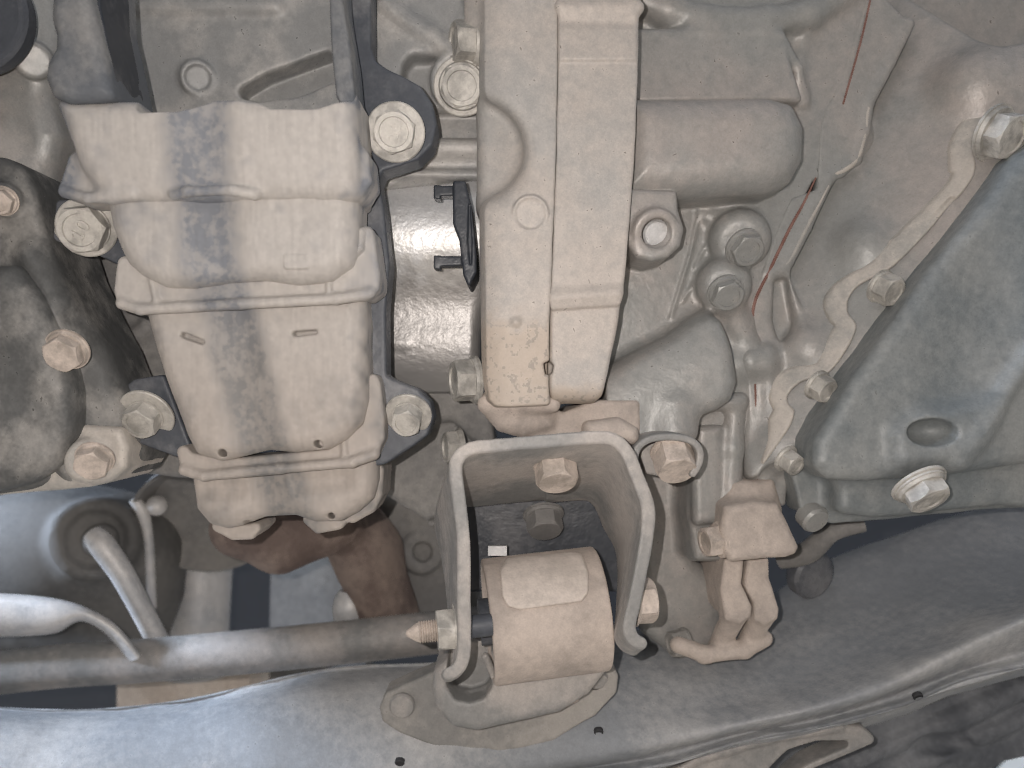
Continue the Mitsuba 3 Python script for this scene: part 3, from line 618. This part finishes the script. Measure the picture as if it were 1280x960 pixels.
bolt('side_cover', -2, 254, 22, (.2, -.4, .9), 16, 4, 19, 'mud_bolt', label='bolt cut off by the left edge of the picture')
def recess():
    d = extp([(60, 240), (240, 240), (260, 600), (160, 590), (60, 500)], -90, -52, 4, 3)
    d = U(d, tubed([P(190, 405, -52), P(160, 430, -50), P(142, 470, -50), P(140, 520, -50)], 4, 2), 6); d = U(d, tubed([P(96, 350, -52), P(106, 400, -51), P(116, 430, -52)], 2.5, 1), 4)
    d = U(d, extp([(150, 540), (185, 555), (183, 580), (170, 592), (150, 596)], -60, -30, 4, 2), 4)
    return d
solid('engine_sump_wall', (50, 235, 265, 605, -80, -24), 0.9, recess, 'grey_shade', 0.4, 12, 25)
tag('engine_sump_wall', 'shaded brown grey casting in the gap between the black cover and the tiered guard', 'engine')

# ------------------------------------------------------------------ bright shaft and black clip
def shaft():
    d = cyl(P(465, 300, -78), P(606, 302, -78), 42, 1)
    d = U(d, cyl(P(465, 420, -110), P(606, 425, -110), 62, 6), 16)
    d = U(d, cap(P(486, 428, -52), P(508, 430, -52), 3), 3)
    return d
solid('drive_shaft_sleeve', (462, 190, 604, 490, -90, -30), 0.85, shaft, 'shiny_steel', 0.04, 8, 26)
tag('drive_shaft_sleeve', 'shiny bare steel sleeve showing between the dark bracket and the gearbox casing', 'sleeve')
def clip():
    d = extp([(566, 226), (582, 226), (590, 260), (596, 320), (596, 340), (586, 360), (579, 344), (574, 300), (566, 280)], -60, -13, 1.2, 1)
    d = D(d, extp([(586, 236), (590, 300), (588, 340), (584, 300)], -14.2, -10, .4, .3), .5)
    for y in (238, 326):
        d = U(d, extp([(543, y - 6), (580, y - 6), (580, y + 6), (543, y + 7)], -26, -18, .6, .5), .5)
        d = U(d, extp([(542, y - 7), (551, y - 7), (551, y + 11), (542, y + 10)], -26, -18, .6, .5), .3)
    return d
solid('black_clip', (538, 215, 602, 366, -44, -9), 0.5, clip, 'black_plastic', 0.12, 8, 27)
tag('black_clip', 'black plastic clip with two short fingers gripping the shiny steel sleeve', 'clip')
def lowerwall():
    d = extp([(455, 462), (522, 476), (570, 490), (612, 500), (620, 560), (600, 640), (540, 660), (440, 600)], -110, -66, 3, 2)
    d = D(d, extp([(455, 545), (560, 530), (590, 560), (585, 660), (440, 660)], -75, -40, 2, 3), 6)
    return d
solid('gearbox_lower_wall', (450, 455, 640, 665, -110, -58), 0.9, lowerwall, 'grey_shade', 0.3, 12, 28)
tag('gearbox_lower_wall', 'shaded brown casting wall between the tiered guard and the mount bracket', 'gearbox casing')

# ------------------------------------------------------------------ mount bracket: folded steel channel
def thick(pts, z, w): return LineString([P(a, b, z)[:2] for a, b in spline(pts, 5)]).buffer(w / 2, cap_style='round')
CH = [(562, 842), (574, 834), (580, 818), (581, 790), (580, 740), (580, 680), (575, 630), (570, 590), (573, 572), (588, 560), (620, 556), (690, 550), (745, 546), (768, 549), (784, 564), (795, 590), (808, 624), (811, 648), (806, 690), (793, 755), (787, 782), (791, 797), (801, 804)]
ZB = 22.0
def channel():
    g = thick(CH, ZB, 5.6)
    x0, y0, x1, y1 = g.buffer(3).bounds
    gx, gy = np.arange(x0, x1, .35), np.arange(y0, y1, .35)
    tab = d2poly(g, gx[:, None].astype(np.float32), gy[None, :].astype(np.float32))
    dep = np.maximum(ZB - G.z, 0)
    cx = P(690, 0, ZB)[0]
    X = cx + (G.x - cx) * (1 + dep * 0.0022) + np.where(G.x < cx, dep * 0.31, 0); Y = G.y + dep * 0.50
    X, Y = np.broadcast_arrays(X, Y)
    d2 = map_coordinates(tab, [((X - x0) / .35).ravel(), ((Y - y0) / .35).ravel()], order=1, mode='nearest').reshape(X.shape)
    d = round2(d2, np.abs(G.z - (ZB - 33)) - 33 + 0 * d2, 0.6)
    # the walls get shorter towards the back
    cut = half(P(690, 770, ZB - 30), (0, -.75, -.66))
    return I(d, cut, 2)
solid('mount_bracket__channel', (530, 525, 850, 860, -46, 26), 0.75, channel, 'bracket_steel', 0.25, 9, 31)
def ear():
    g = thick([(793, 575), (797, 560), (812, 549), (838, 546), (862, 550), (874, 562), (874, 578), (866, 592)], 2, 3.2)
    return round2(d2poly(g)[:, :, None], np.abs(G.z + 10) - 13, .8)
solid('mount_bracket__ear', (780, 535, 890, 605, -26, 6), 0.55, ear, 'bracket_steel', 0.15, 9, 32)
def earback(): return extp([(795, 552), (838, 549), (870, 560), (870, 585), (845, 600), (806, 592)], -24, -14, 1, 2)
solid('mount_bracket__ear_web', (785, 540, 885, 610, -26, -10), 0.6, earback, 'bracket_steel', 0.15, 9, 33)
tag('mount_bracket', 'folded grey steel bracket, open towards the viewer, holding the round engine mount between its walls', 'bracket')
bolt('mount_bracket', 697, 605, 8, (.08, -.80, .60), 27, 9, 30, 'mud_bolt', spin=.30, recess=False, label='front bolt through the top web of the bracket')
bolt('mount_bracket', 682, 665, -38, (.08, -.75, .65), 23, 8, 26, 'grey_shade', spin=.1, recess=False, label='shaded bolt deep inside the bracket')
bolt('mount_bracket', 847, 590, 2, (.08, -.72, .69), 27, 10, 28, 'mud_bolt', spin=.2, recess=False, label='bolt in the ear on the right of the bracket')
def pads():
    d = extp([(730, 528), (775, 522), (798, 535), (800, 556), (730, 556)], -60, 0, 5, 3)
    return d
solid('transmission_case__pad', (720, 515, 812, 570, -55, 4), 0.7, pads, 'mud_metal', 0.3, 8, 34)
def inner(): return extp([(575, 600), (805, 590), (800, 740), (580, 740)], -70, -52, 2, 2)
solid('transmission_case__shade_wall', (570, 590, 812, 750, -70, -48), 1.0, inner, 'black_plastic', 0.2, 10, 35)  # black sheet, the shade inside the bracket put into its colour
put('bright_spacer', place(trimesh.creation.box((9, 4.5, 5)), P(622, 688, -34), (0, .1, 1)), 'pale_metal', smooth=False)
tag('bright_spacer', 'small bright metal block glimpsed behind the top of the round engine mount', 'spacer')

# ------------------------------------------------------------------ round engine mount
MA = np.array([.985, .09, -.11]); MA = MA / np.linalg.norm(MA)
MC = P(680, 768, -22)
def sleeve():
    L = 26.5; R = 28.3
    d = cyl(MC - MA * L, MC + MA * L, R, 1.0)
    d = D(d, cyl(MC - MA * (L + 5), MC + MA * (L + 5), R - 3.4, .2), .5)
    return d
def mount_pad():
    return I(extp([(624, 726), (634, 716), (720, 707), (734, 710), (741, 726), (739, 750), (730, 760), (650, 768), (634, 764), (627, 752)], -20, 14, .4, 2.0), cyl(MC - MA * 40, MC + MA * 40, 30.4, .4), 1.4)
solid('engine_mount__sleeve', (575, 660, 790, 880, -54, 11), 0.65, sleeve, 'mud_metal', 0.12, 9, 41)
solid('engine_mount__pad', (610, 690, 755, 785, -16, 11), 0.5, mount_pad, 'pad_pale', 0.1, 9, 45)
def rubber():
    L = 22.5
    d = cyl(MC - MA * L, MC + MA * L, 24.6, 2)
    d = D(d, D(cyl(MC - MA * 40, MC - MA * (L - 6), 20, 2), cyl(MC - MA * 60, MC + MA * 60, 12.5, 2)), 3)
    return d
solid('engine_mount__rubber', (575, 660, 790, 880, -54, 6), 0.8, rubber, 'black_plastic', 0.3, 8, 42)
put('engine_mount__inner_tube', place(lathe([(5.5, -30), (10.5, -30), (10.5, 30), (5.5, 30), (5.5, -30)]), MC, MA), 'dark_plastic')
tag('engine_mount', 'round dusty engine mount with a raised rounded pad, held inside the folded bracket', 'engine mount')
ML = np.array([-.985, -.06, .16]); ML = ML / np.linalg.norm(ML)
nut0 = P(574, 785, 8)
put('through_bolt__nut', place(man((m3.Manifold.cylinder(9.5, 9.4, 9.4, 6) ^ m3.Manifold.cylinder(11, 11.6, 8.3, 48)) + m3.Manifold.cylinder(2.4, 11.2, 10.4, 48) - m3.Manifold.cylinder(30, 4.0, 4.0, 24).translate([0, 0, -1])), nut0, ML, .3), 'bolt_metal')
prof = [(0, -60)] + [(4.8, -60)] + [q for i in range(8) for q in ((4.75, 9.5 + i * 1.05), (4.0, 9.5 + i * 1.05 + .5))] + [(3.9, 18), (1.2, 22.4), (0, 22.8)]
put('through_bolt__thread', place(lathe([(0, 5)] + prof[2:]), nut0, ML), 'mud_bolt', smooth=25)
put('through_bolt__shank', place(lathe([(0, -14), (4.8, -14), (4.8, 6), (0, 6)]), nut0, ML), 'dark_plastic', smooth=25)  # darkened shank: shade of the sleeve opening painted as its colour
hd = P(790, 752, 4)
put('through_bolt__head', place(head_mesh(9.6, 7.5, 10.5, 2.2, False), hd, (.97, .05, -.10), .3), 'mud_bolt', smooth=35)
tag('through_bolt', 'long bolt through the engine mount, its pointed threaded tip sticking out on the left', 'bolt')
# saddle and foot plate under the mount
def foot2():
    z = -40
    d = extp([(474, 884), (482, 866), (500, 858), (545, 838), (700, 832), (765, 830), (773, 845), (770, 866), (744, 894), (690, 926), (640, 938), (600, 944), (552, 936), (500, 916), (478, 902)], -58, z, 1.6, 3)
    return D(d, cyl(P(744, 852, -50), P(744, 852, -30), 3.6, .3), 1)
solid('mount_pedestal__plate', (460, 820, 790, 955, -56, -35), 0.6, foot2, 'mud_dark', 0.35, 9, 43)
def saddle():
    d = extp([(542, 838), (560, 822), (600, 812), (640, 815), (750, 805), (765, 830), (735, 868), (700, 890), (640, 904), (596, 914), (565, 908), (546, 886), (540, 860)], -56, -18, 5, 4)
    d = D(d, extp([(556, 842), (574, 828), (604, 822), (620, 850), (617, 872), (604, 892), (585, 898), (566, 894), (554, 876)], -37, 0, 1.5, 3), 2)
    d = U(d, cap(P(560, 872, -34), P(622, 858, -30), 1.6), 2)
    d = U(d, tubed([P(607, 820, -14), P(618, 845, -18), P(622, 858, -20)], 1.6, 1), 1.5)
    return d
solid('mount_pedestal__saddle', (530, 795, 775, 925, -56, -8), 0.65, saddle, 'bracket_steel', 0.3, 9, 44)
tag('mount_pedestal', 'grey pressed saddle and tan oval foot plate under the round engine mount', 'bracket')
put('mount_pedestal__rivet', place(lathe([(0, 0), (6.2, 0), (6.2, 1), (5.4, 2.2), (0, 2.6)]), P(503, 881, -40), (0, -.1, 1)), 'bracket_steel')
bolt('mount_pedestal', 706, 868, -30, (-.35, -.45, .82), 19, 6, 21, 'mud_bolt', spin=.4, recess=False, label='tan bolt on the right of the foot plate')
bolt('mount_pedestal', 744, 850, -38, (-.1, -.35, .92), 16, 3, 17, 'bracket_steel', spin=.1, recess=False, label='flat grey bolt at the right tip of the foot plate')
# ------------------------------------------------------------------ lug and clamp, lower right of the mount
def lug():
    d = extp([(904, 632), (944, 626), (972, 628), (985, 655), (998, 684), (994, 692), (982, 697), (960, 698), (912, 702), (904, 690), (900, 665)], -70, -24, 3.5, 2)
    d = U(d, extp([(912, 600), (968, 600), (976, 640), (905, 640)], -80, -36, 4, 2), 8)
    return d
solid('transmission_lug', (885, 595, 1010, 712, -72, -18), 0.6, lug, 'mud_metal', 0.3, 9, 51)
tag('transmission_lug', 'tan wedge shaped lug below the transmission case with a hex bolt in its left side', 'lug')
bolt('transmission_lug', 880, 678, -30, (-.96, -.1, .26), 20, 7, 23, 'mud_bolt', spin=.2, label='hex bolt pointing left in the side of the lug')
def clamp():
    d = extp([(905, 698), (930, 698), (927, 730), (940, 758), (939, 772), (925, 780), (906, 776), (900, 736)], -90, -38, 2, 1.5)
    d = U(d, extp([(934, 698), (961, 697), (961, 722), (974, 762), (972, 774), (955, 782), (942, 776), (942, 755), (930, 732)], -90, -38, 2, 1.5), .5)
    for a in ((922, 776, -40), (957, 776, -40)):
        d = U(d, cap(P(*a) + [0, 1, -6], P(a[0] - 26, a[1] + 34, -62), 6.0, 5), 3)
    d = U(d, tubed([P(848, 806, -56), P(880, 818, -54), P(930, 812, -52), P(955, 798, -54)], 4.2, 2), 3)
    return d
solid('cable_clamp', (835, 690, 985, 835, -86, -30), 0.6, clamp, 'mud_metal', 0.3, 8, 52)
tag('cable_clamp', 'tan clamp of two bent parallel fingers hanging below the wedge shaped lug', 'clamp')
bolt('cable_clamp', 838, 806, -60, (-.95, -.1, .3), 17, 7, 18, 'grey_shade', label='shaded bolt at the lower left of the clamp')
put('rubber_bush', place(lathe([(0, 0), (12, 0), (13.5, 2), (13.5, 8), (12, 10), (0, 10)]), P(1004, 712, -98), (.4, -.2, .9)), 'dark_plastic')
tag('rubber_bush', 'dark round bush in shadow between the clamp and the oil pan', 'bush')
put('lower_hose', tubemesh([P(975, 700, -90), P(1010, 690, -80), P(1040, 665, -70), P(1080, 655, -66)], [5, 6, 5, 4]), 'grey_shade')
tag('lower_hose', 'thin dark pipe curving under the left end of the oil pan', 'pipe')

# ------------------------------------------------------------------ crossmember
ST = [(-430, 880, 892, 926, 985, 1012, 1034, -35), (-160, 884, 896, 928, 985, 1012, 1034, -35), (-40, 886, 898, 930, 985, 1012, 1034, -35), (60, 892, 903, 934, 985, 1012, 1032, -35), (150, 889, 900, 932, 985, 1010, 1030, -35), (240, 878, 890, 924, 982, 1008, 1028, -35),
      (310, 862, 877, 915, 980, 1006, 1026, -35), (380, 846, 864, 906, 978, 1004, 1022, -36), (450, 837, 856, 900, 976, 1000, 1016, -36), (560, 832, 850, 895, 968, 990, 1005, -38), (700, 815, 840, 888, 950, 964, 974, -38),
      (820, 790, 828, 880, 930, 945, 957, -36), (930, 768, 812, 868, 904, 916, 926, -32), (1020, 715, 775, 840, 884, 899, 908, -28), (1120, 676, 738, 800, 850, 870, 882, -25), (1200, 650, 708, 768, 810, 838, 852, -22),
      (1290, 628, 688, 738, 770, 810, 828, -20), (1400, 600, 660, 700, 730, 775, 800, -20)]
secs = []
for x, b, c, dd, e, f, gg, ez in ST:
    t = min(max((x - 600) / 500, 0), 1)
    secs.append([(x, b, -90 - 60 * t), (x, b, -86 - 34 * t), (x, c, -62 - 26 * t), (x, dd, -46 - 8 * t), (x, e, ez), (x, f, ez - 12), (x, gg, ez - 5), (x, gg + 5, ez - 12), (x, gg + 2, -90 - 50 * t), (x, b + 60, -120 - 50 * t)])
cm = loft(secs, 10, 8)
v, f, n = meshkit.arrays(cm, True)
v = wobble(v, n, 1.2, 26, 5)
put('crossmember', trimesh.Trimesh(v, f, process=False), 'frame_paint', smooth=50)
tag('crossmember', 'broad dark painted crossmember sweeping along the bottom of the picture under the mount', 'crossmember')
for px, py, z in ((748, 912, -42), (500, 950, -33), (1146, 868, -30)):
    put(numbered('crossmember__drain_hole'), place(lathe([(0, 0), (2.3, 0), (2.3, 1.6), (1.9, 2.0), (1.6, 1.2), (0, 1.0)], 24), P(px, py, z), (0, -.5, .85)), 'dark_void')
def hook():
    d = extp([(790, 1000), (845, 962), (905, 936), (965, 920), (1050, 905), (1078, 908), (1100, 926), (1060, 942), (1004, 966), (960, 1010)], -66, -50, 2, 3)
    d = D(d, extp([(960, 962), (985, 938), (1020, 926), (1060, 926), (1062, 934), (1010, 956), (975, 985)], -90, 0, 1, 2, at=-50), 1)
    return U(d, tubed([P(800, 990, -50), P(870, 950, -50), P(965, 922, -50), P(1050, 909, -50)], 2, 1), 2)
solid('tow_eye', (780, 885, 1120, 1020, -68, -46), 0.8, hook, 'bracket_steel', 0.4, 12, 53)
tag('tow_eye', 'pressed grey tow bracket with a long hole, below the crossmember at the bottom edge', 'tow bracket')
def tray():
    d = extp([(700, 900), (1000, 890), (1120, 850), (1400, 760), (1400, 925), (1330, 930), (1284, 944), (1256, 952), (1240, 962), (1215, 1010), (700, 1040)], -125, -100, 3, 3)
    for a, b in (((1060, 955), (1300, 850)), ((1130, 960), (1320, 880)), ((1180, 905), (1330, 835))): d = U(d, cap(P(*a, -100), P(*b, -98), 4), 6)
    d = D(d, ell(P(1180, 930, -98), (16, 6, 6)), 4)
    return d
solid('under_tray', (690, 740, 1340, 1020, -125, -92), 1.1, tray, 'tray_paint', 1.0, 18, 54)
tag('under_tray', 'dark ribbed under tray in the bottom right corner, ending at the patch of bright sky', 'under tray')

# ------------------------------------------------------------------ things behind, seen through the gap on the left
put('stabilizer_bar', tubemesh([P(-420, 890, -134), P(-140, 858, -128), P(60, 834, -126), P(200, 824, -124), P(400, 806, -122), P(600, 784, -120), P(700, 770, -120)], [12.5, 12.5, 12.5, 12.5, 12.5, 12, 12], n=28), 'bracket_steel')
tag('stabilizer_bar', 'long round grey bar crossing behind the mount just above the crossmember', 'bar')
arm = loft([[(-260, 740, -120), (-260, 737, -105), (-260, 765, -100), (-260, 790, -105), (-260, 793, -120), (-260, 765, -126)], [(-60, 745, -120), (-60, 742, -105), (-60, 770, -100), (-60, 792, -105), (-60, 795, -120), (-60, 770, -126)], [(20, 747, -120), (20, 745, -105), (20, 772, -100), (20, 792, -105), (20, 794, -120), (20, 770, -126)],
            [(70, 752, -120), (70, 750, -105), (70, 774, -100), (70, 788, -105), (70, 790, -120), (70, 770, -126)], [(105, 760, -120), (108, 760, -107), (106, 770, -103), (102, 776, -107), (100, 776, -120), (102, 768, -126)],
            [(140, 780, -122), (146, 782, -110), (142, 790, -106), (134, 792, -110), (130, 790, -122), (136, 784, -126)], [(170, 815, -124), (176, 818, -112), (172, 824, -108), (162, 826, -112), (158, 822, -124), (166, 818, -126)]], 8, 5)
put('control_lever', arm, 'pale_metal', smooth=40)
tag('control_lever', 'pale curved flat lever at the left edge, above the long round bar', 'lever')
def rack():
    d = ell(P(90, 690, -190), (70, 44, 40))
    d = U(d, cyl(P(120, 672, -170), P(120, 674, -146), 26, 5), 8); d = D(d, cyl(P(120, 674, -149), P(120, 674, -120), 17, 3), 4)
    d = U(d, cyl(P(124, 676, -160), P(126, 676, -144), 10, 3), 2)
    return U(d, extp([(-260, 650), (-80, 640), (60, 622), (200, 650), (205, 760), (180, 830), (-260, 830)], -230, -172, 18, 8), 20)
solid('steering_housing', (-190, 600, 240, 840, -220, -138), 1.4, rack, 'dark_casting', 0.8, 20, 61)
tag('steering_housing', 'blurred grey housing with a round boss, seen behind the bar on the left', 'housing')
put('shift_lever', tubemesh([P(116, 668, -132), P(128, 682, -130), P(152, 716, -132), P(176, 760, -136), P(205, 815, -142)], [6.0, 7.5, 7, 6.5, 6.5]), 'pale_metal')
tag('shift_lever', 'blurred pale lever with a rounded tip in front of the grey housing', 'lever')
put('white_ball_joint', trimesh.util.concatenate([trimesh.Trimesh(trimesh.creation.icosphere(3, 6.5).vertices + P(196, 632, -165), trimesh.creation.icosphere(3, 6.5).faces), tubemesh([P(166, 624, -160), P(178, 640, -162), P(186, 680, -166), P(190, 760, -170)], [3, 4, 3.2, 3])]), 'pale_metal')
tag('white_ball_joint', 'small blurred white ball beside a thin stem, left of the lowest tier of the guard', 'ball joint')
put('damper_tube', place(lathe([(0, -60), (22, -60), (22, 60), (0, 60)], 64), P(250, 740, -250), (0.02, 1, -.1)), 'pale_metal')
tag('damper_tube', 'upright pale cylinder standing behind the bar, left of the rusty pipe', 'cylinder')
put('heat_dish', place(lathe([(0, 0), (20, 1), (34, 6), (42, 14), (44, 22), (42, 22), (33, 9), (0, 4)], 64), P(262, 625, -190), (.1, -.5, .8)), 'grey_shade')
tag('heat_dish', 'brown grey dish behind the lowest tier of the guard', 'heat shield')
def pipe():
    d = tubed([P(300, 660, -120), P(350, 676, -118), P(420, 655, -130)], 17, 8)
    return U(d, tubed([P(424, 630, -150), P(458, 690, -150), P(486, 780, -156)], 20, 10), 8)
solid('exhaust_pipe', (270, 610, 540, 800, -180, -95), 1.0, pipe, 'rust', 0.9, 14, 62)
tag('exhaust_pipe', 'rusty brown exhaust pipe bending down behind the guard', 'exhaust pipe')
put('heat_wrap', tubemesh([P(436, 738, -146), P(436, 756, -146), P(438, 790, -146)], [6, 10, 9]), 'pale_metal')
tag('heat_wrap', 'bright patch of foil beside the lower end of the rusty exhaust pipe', 'foil')
def wall2():
    d = extp([(440, 520), (600, 520), (600, 800), (470, 800)], -220, -170, 4, 3)
    d = U(d, cyl(P(528, 690, -175), P(528, 690, -166), 14, 3), 3)
    return D(d, cyl(P(528, 690, -172), P(528, 690, -150), 6, 1), 2)
solid('bulkhead', (440, 520, 600, 800, -220, -150), 1.2, wall2, 'grey_shade', 0.8, 20, 63)
tag('bulkhead', 'blurred brown plate with a round pierced boss, between the pipe and the mount bracket', 'plate')
put('beige_block', trimesh.Trimesh(*(lambda m: (m.vertices + [0, 0, -300], m.faces))(trimesh.creation.extrude_polygon(poly([(146, 822), (312, 818), (312, 900), (146, 905)], -250, 1), 50, engine='earcut'))), 'pale_tan', smooth=False)
tag('beige_block', 'flat beige block seen below the long bar on the left', 'block')
put('inner_panel', trimesh.Trimesh(*(lambda m: (m.vertices + [0, 0, -330], m.faces))(trimesh.creation.extrude_polygon(poly([(340, 640), (450, 640), (460, 900), (335, 900)], -300, 1), 30, engine='earcut'))), 'grey_shade', smooth=False)
tag('inner_panel', 'dim grey panel far behind the long bar, left of the rusty pipe', 'panel')
make_all()
